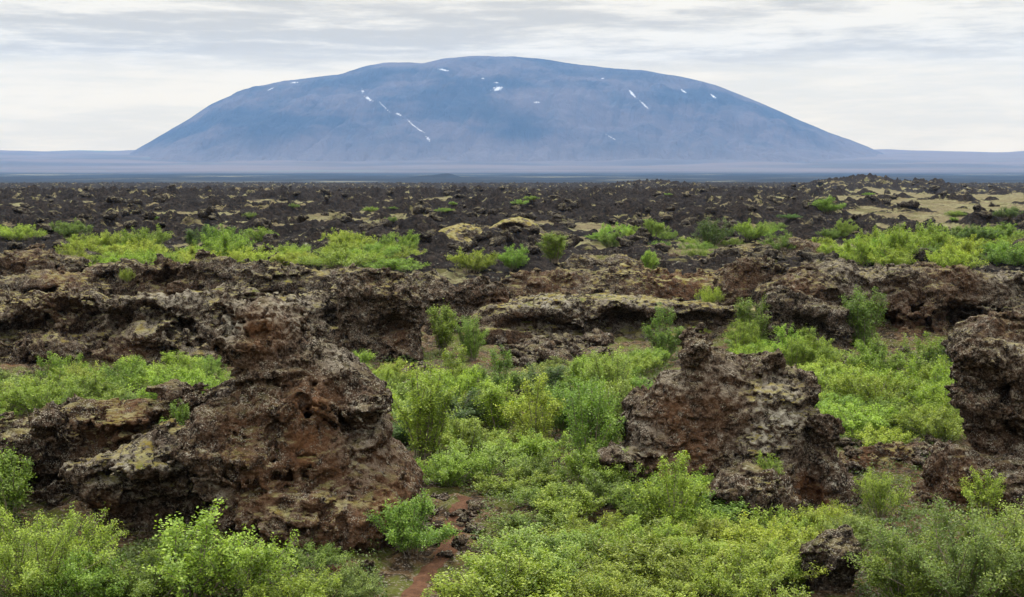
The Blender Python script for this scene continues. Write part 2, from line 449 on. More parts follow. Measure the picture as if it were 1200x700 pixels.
nt.l.new(nt.bump(fine, 1.0, 70.0), bs.inputs['Normal'])
nr, nc = Xm.shape
base = (np.arange(nr - 1)[:, None] * nc + np.arange(nc - 1)[None, :]).ravel()
Qm = np.stack([base, base + 1, base + nc + 1, base + nc], 1)
o = link("mountain", mesh_np("mountain", np.stack([Xm.ravel(), Ym.ravel(), Zm.ravel()], 1), Qm, MM, {"snow": snow.ravel()}))
kind(o, "structure", "broad flat topped blue mountain with small snow patches")

# ------------------------------------------------------------------ lava formations
def formation(name, label, cat, poly, d, depth, lean=0.25, k=0.8, vox=0.05, amp=1.0, seed=0, adds=(), subs=(), rust=(), moss=(), pale=(), mat=None, strata=0.12, group=None, mossbase=0.0, bury=0.5):
    """rock with the given outline (picture points on the plane y = d), front face on that plane leaning out towards its foot, given depth behind it"""
    rng = np.random.default_rng(seed + 100)
    P3 = np.array([at(x, y, d) for x, y in poly])
    P2 = P3[:, [0, 2]].copy()
    ztop = P2[:, 1].max()
    zbot = P2[:, 1].min()
    mrg = 0.7 * amp + 0.3
    x0, x1 = P2[:, 0].min() - mrg, P2[:, 0].max() + mrg
    z0, z1 = max(zbot, -0.9) - 0.4, ztop + mrg
    y0, y1 = d - lean * (ztop - max(zbot, 0)) - mrg - 0.3, d + depth + mrg
    X = np.arange(x0, x1, vox); Yv = np.arange(y0, y1, vox); Z = np.arange(z0, z1, vox)
    XX, ZZ = np.meshgrid(X, Z, indexing='ij')
    shape = (len(X), len(Yv), len(Z))
    c1 = lambda m: [m / vox] * 3
    # warp the outline through the depth so that it is no extrusion
    dp = poly_sdf(P2, XX, ZZ)[:, None, :].astype(np.float32)
    lo = lean * (ztop - ZZ) / 2
    yc = (d + depth / 2 - lo)[:, None, :]; th = (depth / 2 + lo)[:, None, :]
    Y3 = Yv[None, :, None]
    g1 = gridnoise(shape, c1(1.9), rng)
    dy = np.abs(Y3 - yc) - th
    D = smax(dp + 0.12 * np.clip(Y3 - d - 0.6, 0, 3), dy + 0.28 * g1 * amp, k).astype(np.float32)
    for (px, py, yo, rx, ry, rz) in adds:
        c = at(px, py, d + yo)
        q = np.sqrt(((X[:, None, None] - c[0]) / rx) ** 2 + ((Y3 - c[1]) / ry) ** 2 + ((Z[None, None, :] - c[2]) / rz) ** 2)
        D = smin(D, ((q - 1) * min(rx, ry, rz)).astype(np.float32), 0.35)
    for (px, py, yo, rx, ry, rz) in subs:
        c = at(px, py, d + yo)
        q = np.sqrt(((X[:, None, None] - c[0]) / rx) ** 2 + ((Y3 - c[1]) / ry) ** 2 + ((Z[None, None, :] - c[2]) / rz) ** 2)
        D = smax(D, (-(q - 1) * min(rx, ry, rz)).astype(np.float32), 0.25)
    o = 0.26 * (np.abs(gridnoise(shape, [0.95 / vox, 0.95 / vox, 0.8 / vox], rng)) - 0.38)
    o += 0.14 * (np.abs(gridnoise(shape, [0.48 / vox, 0.48 / vox, 0.4 / vox], rng)) - 0.38)
    o += 0.12 * (np.abs(gridnoise(shape, c1(0.24), rng)) - 0.38)
    o += 0.17 * blocks(shape, [0.75 / vox, 0.75 / vox, 0.5 / vox], rng) + 0.10 * blocks(shape, [0.36 / vox, 0.36 / vox, 0.24 / vox], rng) + 0.05 * blocks(shape, [0.19 / vox, 0.19 / vox, 0.14 / vox], rng)
    o += strata * 0.6 * gridnoise(shape, [1.7 / vox, 1.7 / vox, 0.30 / vox], rng)
    # bend the creases: sample the field at smoothly displaced positions
    I = np.meshgrid(*[np.arange(n, dtype=np.int32) for n in shape], indexing='ij', sparse=True)
    J = [np.clip(I[a] + (0.45 / vox * gridnoise(shape, c1(1.1), rng) + 0.16 / vox * gridnoise(shape, c1(0.42), rng) + 0.05 / vox * gridnoise(shape, c1(0.16), rng)).astype(np.int32), 0, shape[a] - 1) for a in range(3)]
    o = o[J[0], J[1], J[2]]
    o *= np.clip(0.75 + 0.9 * gridnoise(shape, c1(2.0), rng), 0.3, 1.4)
    o += 0.25 * gridnoise(shape, c1(1.5), rng) + 0.06 * gridnoise(shape, c1(max(0.12, 2 * vox)), rng)
    D = D - amp * (o - 0.05)
    D[0], D[-1], D[:, 0], D[:, -1], D[:, :, 0], D[:, :, -1] = (1,) * 6
    V, Q = surface_nets(D, np.array([X[0], Yv[0], Z[0]]), vox)
    # keep the one largest piece
    lab = np.arange(len(V))
    for _ in range(400):
        m = lab[Q].min(1)
        new = lab.copy()
        for c in range(4): np.minimum.at(new, Q[:, c], m)
        new = new[new]
        if (new == lab).all(): break
        lab = new
    big = np.bincount(lab).argmax()
    keep = lab == big
    ren = np.cumsum(keep) - 1
    Q = ren[Q[keep[Q[:, 0]]]]; V = V[keep]
    at_ = {}
    for nm, blobs in (("rust", rust), ("moss", moss), ("pale", pale)):
        a = np.zeros(len(V)) + (mossbase if nm == "moss" else 0)
        for (px, py, r, s_) in blobs:
            c = at(px, py, d); rr = r / F * d
            a = np.maximum(a, s_ * np.exp(-((V[:, 0] - c[0]) ** 2 + (V[:, 2] - c[2]) ** 2) / rr ** 2))
        at_[nm] = a
    org = np.array([V[:, 0].mean(), V[:, 1].mean(), V[:, 2].min()])
    ob = link(name, mesh_np(name, V - org, Q, mat or ROCK, at_), loc=org)
    return tag(ob, label, cat, group)

formation("lava_pinnacle", "tall brown lava pinnacle with rust red earth down its face and jutting head", "rock",
    [(236, 700), (226, 600), (228, 560), (224, 522), (240, 492), (268, 466), (264, 440), (250, 420), (245, 393), (262, 373), (272, 353), (300, 347), (330, 361), (350, 374), (356, 392), (388, 405), (416, 425), (436, 448), (452, 466), (446, 478), (440, 490), (460, 506), (452, 520), (478, 540), (497, 562), (500, 592), (474, 614), (446, 650), (430, 700)],
    31.0, 2.3, 0.40, 1.0, 0.042, 0.85, 1,
    adds=[(300, 365, 0.2, 0.7, 0.8, 0.28), (285, 400, 0.0, 0.8, 0.8, 0.25), (330, 480, -0.9, 0.45, 0.5, 0.5), (250, 505, -0.6, 0.45, 0.6, 0.5), (430, 470, -0.4, 0.6, 0.6, 0.25), (300, 535, -1.1, 0.55, 0.5, 0.16), (340, 600, -1.7, 1.2, 0.8, 0.7), (400, 620, -1.5, 0.8, 0.8, 0.5), (265, 560, -1.1, .4, .5, .25)],
    subs=[(250, 442, -0.5, 0.6, 1.4, 0.42), (315, 505, -1.3, 0.35, 0.3, 0.3), (232, 590, -1.2, 0.35, 0.8, 0.9), (300, 555, -1.5, .7, .25, .14), (400, 500, -0.7, .6, .3, .12)],
    rust=[(370, 470, 34, 1.0), (372, 510, 40, 1.0), (330, 555, 50, .7), (312, 385, 28, 1.0), (400, 540, 45, .7), (455, 575, 40, 1.0), (300, 490, 40, .5), (390, 590, 50, .6), (440, 545, 40, .7)],
    moss=[(345, 560, 60, .8), (410, 560, 45, .7)], pale=[(272, 376, 20, 1.2), (322, 366, 20, 1.2), (335, 384, 14, 1), (426, 492, 18, 1), (265, 562, 22, 1), (340, 605, 36, .8), (430, 530, 30, .7), (395, 420, 26, .5)])
formation("lava_outcrop", "mossy topped lava block overhanging a dark hollow left of the tall pinnacle", "rock",
    [(96, 575), (108, 556), (122, 538), (150, 516), (185, 506), (225, 500), (260, 510), (262, 560), (240, 592), (215, 612), (190, 625), (160, 655), (112, 650), (100, 610)],
    30.2, 2.6, 0.0, 0.7, 0.042, 0.85, 2,
    adds=[(170, 545, 0.0, 1.3, 0.9, 0.28), (110, 565, 0.1, .4, .5, .35)], subs=[(178, 622, -0.3, 0.9, 1.0, 0.75), (245, 585, 0.1, .5, 1.0, .6)],
    pale=[(150, 558, 40, .9), (210, 555, 30, .9), (60, 530, 30, .8)], moss=[(180, 525, 90, 1.4), (120, 545, 50, .9)], rust=[(120, 595, 16, .8)], mossbase=.3)
formation("lava_outcrop", "broken lichen spotted lava shelf behind the mossy topped block", "rock",
    [(-60, 520), (-10, 505), (22, 500), (40, 484), (62, 478), (85, 492), (105, 482), (150, 474), (205, 474), (235, 490), (245, 540), (200, 600), (100, 610), (20, 600), (-60, 610)],
    33.0, 2.4, 0.1, 0.7, 0.045, 0.9, 3,
    adds=[(60, 490, -.2, .5, .6, .35), (180, 482, 0, 1.0, .7, .2)], subs=[(60, 578, 0.0, 1.2, 1.2, 0.5)], moss=[(120, 500, 80, .7), (10, 520, 50, .8)], rust=[(150, 490, 40, .8), (110, 510, 30, .5)])
formation("lava_pinnacle", "wide brown lava pinnacle with knobbly head and green moss patch on its right side", "rock",
    [(690, 640), (705, 575), (712, 548), (735, 526), (732, 500), (742, 478), (764, 452), (774, 434), (796, 430), (797, 400), (812, 389), (832, 393), (842, 412), (862, 418), (880, 426), (892, 413), (908, 406), (927, 404), (938, 425), (960, 440), (966, 470), (972, 520), (982, 556), (1006, 582), (1020, 640)],
    34.5, 2.4, 0.30, 0.9, 0.042, 0.9, 4,
    adds=[(818, 408, -.2, .45, .6, .42), (915, 412, -.2, .5, .7, .36), (948, 448, -.1, .3, .6, .3), (720, 545, -.7, .5, .6, .6), (870, 445, -0.2, .6, .5, .3)],
    subs=[(748, 562, -1.3, .28, .6, .7), (958, 530, -1.0, .40, .9, 1.5), (915, 446, -.5, .5, .5, .18), (860, 500, -.9, .3, .3, .45), (1000, 590, -1.4, .5, .5, .5)],
    rust=[(790, 480, 30, .8), (800, 520, 35, .9), (775, 550, 30, 1.0), (935, 565, 14, 1.6), (950, 575, 12, 1.6), (840, 470, 40, .5), (760, 590, 40, .8)],
    pale=[(908, 482, 34, 1.3), (892, 508, 26, 1.3), (850, 450, 24, .7), (790, 450, 20, .6), (760, 520, 40, .4)], moss=[(905, 485, 38, 2.2), (890, 510, 30, 2.2)])
formation("lava_boulder", "rounded dark clinker boulder at the foot of the wide knobbly pinnacle", "rock",
    [(818, 640), (822, 600), (829, 576), (850, 556), (880, 550), (905, 558), (930, 575), (950, 600), (965, 640)],
    31.6, 1.6, 0.15, 0.6, 0.04, 0.75, 5, subs=[(838, 605, -.2, .25, .6, .3)], adds=[(870, 580, -.2, .6, .5, .4)], moss=[(900, 560, 20, .6)])
formation("lava_pinnacle", "dark overhanging lava bluff cut off by the right edge of the photo", "rock",
    [(1130, 640), (1134, 590), (1146, 545), (1140, 515), (1132, 480), (1132, 450), (1138, 425), (1154, 406), (1172, 401), (1210, 402), (1250, 405), (1290, 415), (1300, 640)],
    35.0, 2.6, 0.0, 0.8, 0.045, 0.9, 6,
    adds=[(1155, 415, -.3, .6, .7, .3), (1135, 470, -.2, .3, .6, .4)], subs=[(1135, 520, -.3, .7, 1.2, .7), (1185, 525, -.5, 1.2, .9, .42), (1150, 455, -.4, .4, .5, .25), (1210, 470, -.3, .8, .6, .25)], rust=[(1160, 560, 40, .5)], pale=[(1185, 404, 26, .6)], moss=[(1190, 405, 40, .8)], mat=ROCK)
formation("lava_outcrop", "sloping heap of broken lava below the dark overhanging bluff", "rock",
    [(1055, 640), (1075, 590), (1092, 560), (1100, 535), (1112, 516), (1140, 520), (1170, 545), (1210, 540), (1300, 560), (1300, 640)],
    33.6, 1.9, 0.6, 0.6, 0.042, 0.85, 7, rust=[(1120, 580, 40, .6)], moss=[(1140, 590, 40, .6)])
formation("lava_boulder", "small stacked lava knob among the nearest bushes below the wide pinnacle", "rock",
    [(932, 760), (940, 700), (936, 682), (944, 664), (954, 652), (966, 634), (978, 640), (996, 637), (1004, 652), (1000, 690), (1008, 720), (1010, 760)],
    26.5, 1.0, 0.1, 0.4, 0.032, 0.6, 8, mat=ROCKW, adds=[(948, 665, -.1, .2, .3, .12), (960, 645, -.1, .25, .3, .1)])
formation("lava_boulder", "pale flat lava slab leaning against the left foot of the tall pinnacle", "rock",
    [(205, 500), (220, 470), (236, 458), (262, 455), (282, 462), (290, 490), (280, 510)], 36.0, 1.2, 0.2, 0.4, 0.045, 0.5, 9, mat=ROCKW)
formation("lava_outcrop", "low dark rubble ridge between the wide pinnacle and the broken lava heap", "rock",
    [(960, 640), (968, 590), (985, 552), (1005, 538), (1030, 532), (1055, 526), (1085, 520), (1110, 530), (1115, 590), (1115, 640)],
    38.0, 1.8, 0.5, 0.5, 0.045, 0.75, 19, rust=[(1010, 545, 30, .8), (1060, 535, 30, .5)], moss=[(1040, 530, 50, 1.0)])
# ridge walls behind the hollow
formation("lava_wall", "long dark lava wall pitted with caves behind the left bushes", "rock",
    [(-70, 470), (-70, 352), (0, 352), (40, 346), (75, 341), (110, 350), (150, 353), (200, 349), (235, 341), (262, 339), (300, 346), (330, 351), (360, 346), (388, 338), (410, 345), (425, 370), (420, 470)],
    57.5, 5.0, 0.18, 0.8, 0.075, 1.15, 10,
    mossbase=.7, adds=[(80, 420, -.9, 2.0, .8, .7), (190, 392, -.6, 1.6, .8, .7), (250, 420, -.9, 1.5, .8, .6), (340, 405, -.5, 1.2, .8, .6), (20, 430, -.8, .9, .7, .8)],
    subs=[(92, 368, .0, .95, 1.4, .62), (135, 374, .0, .7, 1.0, .5), (172, 368, .0, .8, 1.2, .55), (215, 385, 0, .5, .7, .3), (46, 380, -.1, .8, 1.2, .55), (8, 388, -.1, .7, 1.0, .5), (300, 385, 0, 1.0, .7, .35), (110, 425, -.5, .35, .6, .5), (395, 370, .2, .5, .8, .6)],
    rust=[(150, 430, 40, .7), (290, 440, 40, .5), (60, 360, 30, .4)], pale=[(190, 350, 90, .6), (330, 350, 40, .7), (60, 345, 40, .4)], moss=[(200, 350, 80, .9), (330, 350, 50, .9), (60, 350, 60, .5)], strata=.16, mat=ROCK)
formation("lava_outcrop", "round headed lava bulge with a dark cave mouth ending the long wall", "rock",
    [(410, 430), (402, 380), (398, 350), (405, 330), (425, 322), (455, 320), (478, 326), (490, 345), (496, 372), (492, 400), (500, 430)],
    56.5, 4.5, 0.0, 0.9, 0.06, 0.9, 11, subs=[(458, 383, -.2, .85, 1.1, .6)], adds=[(450, 345, 0, 1.1, .8, .5)], moss=[(460, 322, 30, 1.0)], rust=[(465, 395, 14, .6)])
formation("lava_wall", "second tier of broken lava running behind the long pitted wall", "rock",
    [(-80, 400), (-80, 322), (0, 323), (40, 318), (75, 322), (110, 309), (135, 306), (158, 312), (180, 304), (210, 308), (232, 300), (250, 303), (275, 313), (320, 310), (360, 318), (400, 318), (440, 316), (470, 320), (505, 318), (520, 330), (520, 400)],
    66.5, 4.0, 0.3, 0.8, 0.085, 1.2, 12,
    subs=[(192, 326, 0, .4, .8, .5), (60, 345, 0, .9, .8, .3), (130, 330, 0, .6, .7, .3)], moss=[(120, 335, 60, .6), (330, 330, 60, .8), (160, 330, 30, .8)], rust=[(70, 325, 30, .6), (190, 345, 40, .4)], mossbase=.3, mat=ROCKW)
formation("lava_wall", "low lava ledge with a flat dry grass top and a wide cave under it", "rock",
    [(535, 440), (540, 395), (545, 374), (562, 364), (600, 358), (645, 353), (700, 351), (760, 353), (810, 357), (860, 360), (905, 362), (910, 440)],
    63.5, 8.0, 0.05, 0.5, 0.075, 0.62, 13,
    subs=[(728, 384, -.3, 1.7, 2.2, .7), (625, 382, 0, 1.3, 1.0, .42), (830, 378, 0, 1.5, .7, .35), (665, 385, 0, .8, .8, .4)],
    adds=[(600, 395, -.9, 1.4, .9, .45), (560, 392, -.6, .9, .8, .4), (790, 398, -.7, 1.2, .7, .35)], pale=[(640, 355, 60, .8), (740, 355, 60, .5)], moss=[(620, 355, 80, 1.3), (760, 355, 120, 1.6), (860, 360, 80, 1.5)], mossbase=.8, rust=[(600, 395, 30, .4)])
formation("lava_outcrop", "long rounded lava swell behind the flat grassy ledge", "rock",
    [(555, 380), (575, 345), (590, 333), (612, 322), (650, 317), (690, 321), (735, 314), (765, 321), (805, 324), (850, 318), (895, 312), (925, 322), (930, 380)],
    73.0, 3.0, 0.5, 0.8, 0.085, 0.95, 14, moss=[(760, 335, 80, .8), (860, 330, 60, 1)], rust=[(640, 335, 50, .5), (800, 335, 60, .7)], mossbase=.2, mat=ROCKW)
formation("lava_outcrop", "pair of dark lava humps between the cave bulge and the long rounded swell", "rock",
    [(485, 400), (488, 350), (498, 332), (520, 328), (536, 340), (548, 328), (572, 326), (590, 340), (596, 365), (590, 400)], 66.0, 3.0, 0.2, 0.8, 0.07, 0.9, 15, rust=[(590, 360, 20, .6)], mat=ROCK)
formation("lava_wall", "broad brown lava wall with smooth rounded top and dark undercut at the right", "rock",
    [(880, 450), (886, 372), (892, 346), (906, 334), (930, 320), (960, 312), (1000, 311), (1060, 314), (1130, 316), (1200, 319), (1290, 322), (1290, 450)],
    64.5, 4.5, 0.16, 0.7, 0.07, 1.3, 16, strata=.2,
    subs=[(1085, 380, -.3, 2.7, 2.0, .55), (1030, 376, -.1, 1.2, 1.3, .5), (1150, 376, -.3, 1.6, 1.6, .5), (905, 352, -.1, .35, .7, .35), (885, 360, -.1, .4, .8, .4)],
    adds=[(980, 405, -1.0, 1.2, .8, .4)], rust=[(940, 345, 30, .6), (1120, 325, 40, .5), (1060, 405, 60, .8), (1000, 400, 30, .9)], pale=[(1020, 330, 60, .4), (1180, 335, 60, .4)], moss=[(920, 355, 30, .8)], mossbase=.25, mat=ROCKW)
formation("lava_outcrop", "jutting dark lava hump in front of the broad smooth topped wall", "rock",
    [(888, 430), (893, 390), (896, 360), (906, 345), (925, 338), (948, 350), (975, 358), (992, 372), (998, 390), (990, 430)],
    61.0, 3.0, 0.0, 0.7, 0.06, 0.85, 17, subs=[(950, 392, -.2, 1.2, .8, .4)], adds=[(960, 365, -.1, 1.0, .7, .3)], mat=ROCKW)
formation("lava_outcrop", "low crumbly lava shelf behind the dark overhanging bluff", "rock",
    [(1115, 430), (1120, 395), (1140, 380), (1165, 368), (1200, 366), (1290, 362), (1290, 430)], 48.0, 2.5, 0.2, 0.7, 0.06, 0.85, 18, mat=ROCKW, rust=[(1180, 385, 30, .4)])

formation("lava_outcrop", "long uneven lava rise behind the rounded swell on the middle plateau", "rock",
    [(505, 370), (515, 332), (540, 318), (600, 313), (655, 312), (680, 300), (705, 297), (735, 305), (780, 303), (805, 308), (850, 303), (890, 300), (915, 310), (930, 325), (935, 370)],
    84.0, 3.5, 0.6, 0.7, 0.095, 1.0, 20, rust=[(830, 315, 50, .4)], moss=[(620, 318, 60, .6), (770, 310, 60, .8)], mossbase=.3, mat=ROCKW)
formation("lava_outcrop", "craggy lava rise on the plateau left of the large thicket", "rock",
    [(800, 330), (815, 308), (850, 294), (885, 290), (905, 282), (935, 280), (965, 286), (985, 296), (1005, 310), (1010, 330)],
    97.0, 5.0, 0.5, 0.7, 0.10, 1.1, 21, moss=[(880, 292, 40, .8)], rust=[(960, 300, 30, .5)], mossbase=.2, mat=ROCKW)
formation("lava_outcrop", "dark broken lava rise at the left edge behind the second tier", "rock",
    [(-80, 345), (-80, 302), (-20, 296), (20, 291), (50, 292), (75, 300), (95, 306), (100, 345)],
    80.0, 4.0, 0.4, 0.7, 0.09, 1.1, 22, rust=[(30, 305, 30, .4)], mossbase=.2, mat=ROCKW)
formation("lava_outcrop", "stubby lava knoll closing the gap between grassy ledge and broad wall", "rock",
    [(832, 390), (838, 340), (852, 318), (872, 308), (898, 304), (925, 310), (935, 390)], 67.3, 2.5, 0.3, 0.7, 0.075, 0.9, 23, rust=[(870, 330, 30, .5)], mossbase=.3, mat=ROCKW)
formation("grass_mound", "domed mound of dry grass with a dark hollow, left of the middle plateau bushes", "mound",
    [(488, 310), (500, 282), (515, 268), (540, 261), (562, 267), (578, 282), (590, 310)], 108.0, 6.0, 0.8, 1.2, 0.12, 0.45, 24, mossbase=2.5, subs=[(552, 276, -1.5, 1.0, 1.5, .6)], mat=ROCKW)
formation("grass_mound", "flatter grassy mound with a shadowed front behind the domed one", "mound",
    [(560, 300), (572, 268), (590, 256), (608, 253), (625, 258), (640, 272), (650, 300)], 122.0, 6.0, 0.8, 1.2, 0.13, 0.45, 25, mossbase=2.5, subs=[(600, 270, -1.0, 1.4, 1.5, .7)], mat=ROCKW)
# loose lava blocks: a few kinds, copied
def lump(seed, r, vox, flat=0.75, mat=None, amp=1.0):
    rng = np.random.default_rng(seed)
    n = int(2.9 * r / vox)
    ax = (np.arange(n) - n / 2) * vox
    X, Y, Z = np.meshgrid(ax, ax, ax, indexing='ij')
    D = (np.sqrt((X / 1.1) ** 2 + Y ** 2 + (Z / flat) ** 2) - r * .82).astype(np.float32)
    sh = D.shape
    for c, a in ((1.0, .45), (.5, .38), (.25, .2)):
        D -= amp * a * r * (np.abs(gridnoise(sh, [c * r / vox] * 3, rng)) - .38) + amp * .5 * a * r * gridnoise(sh, [c * r / vox * 1.3] * 3, rng)
    D[0], D[-1], D[:, 0], D[:, -1], D[:, :, 0], D[:, :, -1] = (1,) * 6
    V, Q = surface_nets(D, np.array([ax[0]] * 3), vox)
    lab = np.arange(len(V))
    for _ in range(200):
        m = lab[Q].min(1); new = lab.copy()
        for c in range(4): np.minimum.at(new, Q[:, c], m)
        new = new[new]
        if (new == lab).all(): break
        lab = new
    keep = lab == np.bincount(lab).argmax(); ren = np.cumsum(keep) - 1
    Q = ren[Q[keep[Q[:, 0]]]]; V = V[keep]
    V[:, 2] += 0.55 * r
    return mesh_np("lava_block", V, Q, mat, {"rust": np.zeros(len(V)), "moss": np.zeros(len(V)), "pale": np.zeros(len(V))})

BLK = [lump(200 + i, 1.0, 0.085, (0.8, .65, .95, .7, .85, .6)[i], ROCKF) for i in range(6)]
STN = [lump(300 + i, 0.2, 0.022, (.8, .6, .7, .9)[i], ROCK if i % 2 else ROCKW) for i in range(4)]

used = {}
def place(name, me, x, y, z, s, label, cat, group, rz=None, proto=None):
    o = bpy.data.objects.new(name, me); COL.objects.link(o)
    o.location = (x, y, z); o.scale = s if isinstance(s, tuple) else (s, s, s)
    o.rotation_euler = (random.uniform(-.2, .2), random.uniform(-.2, .2), random.uniform(0, 6.28) if rz is None else rz)
    return tag(o, label, cat, group)

protos = [link("lava_block", b) for b in BLK]
used_p = set()
def copy_one(protos, used_set, i):
    if i not in used_set:
        used_set.add(i); return protos[i]
    c = protos[i].copy(); COL.objects.link(c); return c
n_blk = 0
while n_blk < 290:
    mid = n_blk < 55
    py = 214 + 100 * random.random() ** 1.35
    px = random.uniform(-60, 1260)
    if mid: px, py = random.uniform(490, 760), random.uniform(243, 296)
    x, y = ground_at_pixel(px, py)
    if y < 71 or y > 850: continue
    if field(np.array([x]), np.array([y]))[1][0] < 0.35 and random.random() < .8 and not mid: continue
    o = copy_one(protos, used_p, random.randrange(6))
    s = random.uniform(.28, .85) * (1 + y / 600) * (.8 if mid else 1)
    o.location = (x, y, float(ground(x, y)) - .55 * s); o.scale = (s * random.uniform(.9, 1.5), s, s * random.uniform(.8, 1.2))
    o.rotation_euler = (random.uniform(-.2, .2), random.uniform(-.2, .2), random.uniform(0, 6.28))
    if y < 130:
        tag(o, "dark lava block among the shrubs just beyond the ridge walls", "rock", "lava blocks beyond the ridge walls")
    elif y < 330:
        tag(o, "dark lava block scattered over the middle of the lava plain", "rock", "lava blocks on the middle plain")
    else:
        tag(o, "small dark lava block far out on the lava plain below the mountain", "rock", "lava blocks far out on the plain")
    n_blk += 1

# ------------------------------------------------------------------ path and rubble
pp = [(440, 790, .6), (462, 745, .55), (478, 712, .55), (490, 690, .5), (505, 668, .5), (522, 645, .55), (532, 622, .7), (540, 600, .7), (545, 585, .45)]
cen = []
for px, py, w in pp:
    x, y = ground_at_pixel(px, py); cen.append((x, y, w * .5))
cen = np.array(cen)
ts = np.linspace(0, len(cen) - 1, 90)
cl = np.stack([np.interp(ts, range(len(cen)), cen[:, i]) for i in range(3)], 1)
nn = np.gradient(cl[:, :2], axis=0); nn = np.stack([-nn[:, 1], nn[:, 0]], 1); nn /= np.linalg.norm(nn, axis=1)[:, None]
W = 15
pv = []
for i in range(len(cl)):
    for j in range(W):
        f = (j / (W - 1) - .5) * 2 * cl[i, 2] * (1 + .3 * noise2(np.array([i / 6.0]), np.array([3.0 + (j > 7)]), 71)[0])
        x, y = cl[i, 0] + nn[i, 0] * f, cl[i, 1] + nn[i, 1] * f
        pv.append((x, y, float(ground(x, y)) + 0.035 - 0.05 * abs(j / (W - 1) - .5) * 2))
base = (np.arange(len(cl) - 1)[:, None] * W + np.arange(W - 1)[None, :]).ravel()
PM, nt, bs = material("red_path_earth")
P = nt.new('ShaderNodeNewGeometry').outputs['Position']
n2 = nt.noise(P, 5, 6, .65); n3 = nt.noise(P, 22, 4, .7)
c = nt.mix(nt.ramp(n2, .35, .65), (0.060, 0.032, 0.020), (0.100, 0.053, 0.032))
c = nt.mix(nt.ramp(n3, .56, .7), c, (0.08, 0.045, 0.03))
nt.l.new(c, bs.inputs['Base Color']); nt.l.new(nt.bump(nt.math('ADD', n2, n3), .8, .06), bs.inputs['Normal'])
o = link("path", mesh_np("path", np.array(pv), np.stack([base, base + W, base + W + 1, base + 1], 1), PM))
kind(o, "structure", "red earth footpath winding between the bushes")

def path_dist(x, y):
    return np.sqrt((np.asarray(x)[..., None] - cl[:, 0]) ** 2 + (np.asarray(y)[..., None] - cl[:, 1]) ** 2).min(-1)
sprot = [link("lava_stone", m) for m in STN]; used_s = set()
def stones(n, polys, label, group, smin_, smax_):
    k = 0
    while k < n:
        P = random.choice(polys)
        px = random.uniform(min(p[0] for p in P), max(p[0] for p in P)); py = random.uniform(min(p[1] for p in P), max(p[1] for p in P))
        if not in_poly(P, px, py): continue
        x, y = ground_at_pixel(px, py)
        if y > 72: continue
        o = copy_one(sprot, used_s, random.randrange(4))
        s = random.uniform(smin_, smax_) ** 1.0
        o.location = (x, y, float(ground(x, y)) - .03 * s); o.scale = (s * random.uniform(.8, 1.5), s, s * random.uniform(.6, 1))
        o.rotation_euler = (random.uniform(-.4, .4), random.uniform(-.4, .4), random.uniform(0, 6.28))
        tag(o, label, "rock", group); k += 1
stones(46, [[(470, 585), (555, 580), (570, 640), (540, 665), (490, 640), (470, 610)]], "reddish lava stone lying beside the earth footpath", "stones along the footpath", .4, 1.0)
stones(34, [[(700, 440), (770, 435), (740, 480), (690, 470)], [(600, 400), (700, 405), (690, 420), (610, 425)]], "grey lava stone in the rubble left of the wide pinnacle's head", "stones left of the wide pinnacle", .8, 1.9)
stones(34, [[(960, 410), (1110, 410), (1110, 430), (960, 430)], [(975, 520), (1110, 515), (1100, 560), (1000, 560)]], "brown lava stone at the edge of the right hand thicket", "stones round the right hand thicket", .7, 1.8)
stones(44, [[(545, 400), (720, 402), (705, 430), (560, 432)]], "dark lava stone in the rubble under the flat grassy ledge", "stones under the ledge", 1.2, 3.2)
stones(22, [[(585, 440), (640, 440), (640, 470), (590, 475)], [(470, 420), (500, 430), (500, 470), (470, 460)]], "lava stone lying in the scrub of the middle hollow", "stones in the middle hollow", .9, 2.0)
stones(34, [[(240, 640), (430, 630), (440, 690), (250, 690)]], "lava stone on the mossy ground before the tall pinnacle", "stones before the tall pinnacle", .4, 1.3)
stones(26, [[(20, 440), (110, 430), (130, 470), (40, 480)], [(110, 430), (240, 420), (240, 440), (110, 450)]], "lava stone below the long pitted wall", "stones below the long wall", .9, 2.2)

# ------------------------------------------------------------------ shrubs
def tube_ring(pts, radii, V, Q, sides=4):
    pts = np.asarray(pts); b0 = len(V)
    for i, p in enumerate(pts):
        t = pts[min(i + 1, len(pts) - 1)] - pts[max(i - 1, 0)]
        t = t / (np.linalg.norm(t) + 1e-9)
        a = np.cross(t, (0.3, 1, 0.1)); a /= np.linalg.norm(a) + 1e-9
        b = np.cross(t, a)
        for s_ in range(sides):
            an = 2 * math.pi * s_ / sides
            V.append(p + radii[i] * (math.cos(an) * a + math.sin(an) * b))
    for i in range(len(pts) - 1):
        for s_ in range(sides):
            Q.append((b0 + i * sides + s_, b0 + i * sides + (s_ + 1) % sides, b0 + (i + 1) * sides + (s_ + 1) % sides, b0 + (i + 1) * sides + s_))

def leaf_quads(cen, nrm, ln, wd, rng):
    n = len(cen)
    r = rng.normal(size=(n, 3)); a = np.cross(nrm, r); a /= np.linalg.norm(a, axis=1)[:, None] + 1e-9
    b = np.cross(nrm, a)
    a = a * ln[:, None]; b = b * wd[:, None]
    V = np.stack([cen - a, cen + b + nrm * (ln * .15)[:, None], cen + a, cen - b + nrm * (ln * .15)[:, None]], 1).reshape(-1, 3)
    return V, np.arange(4 * n).reshape(n, 4)

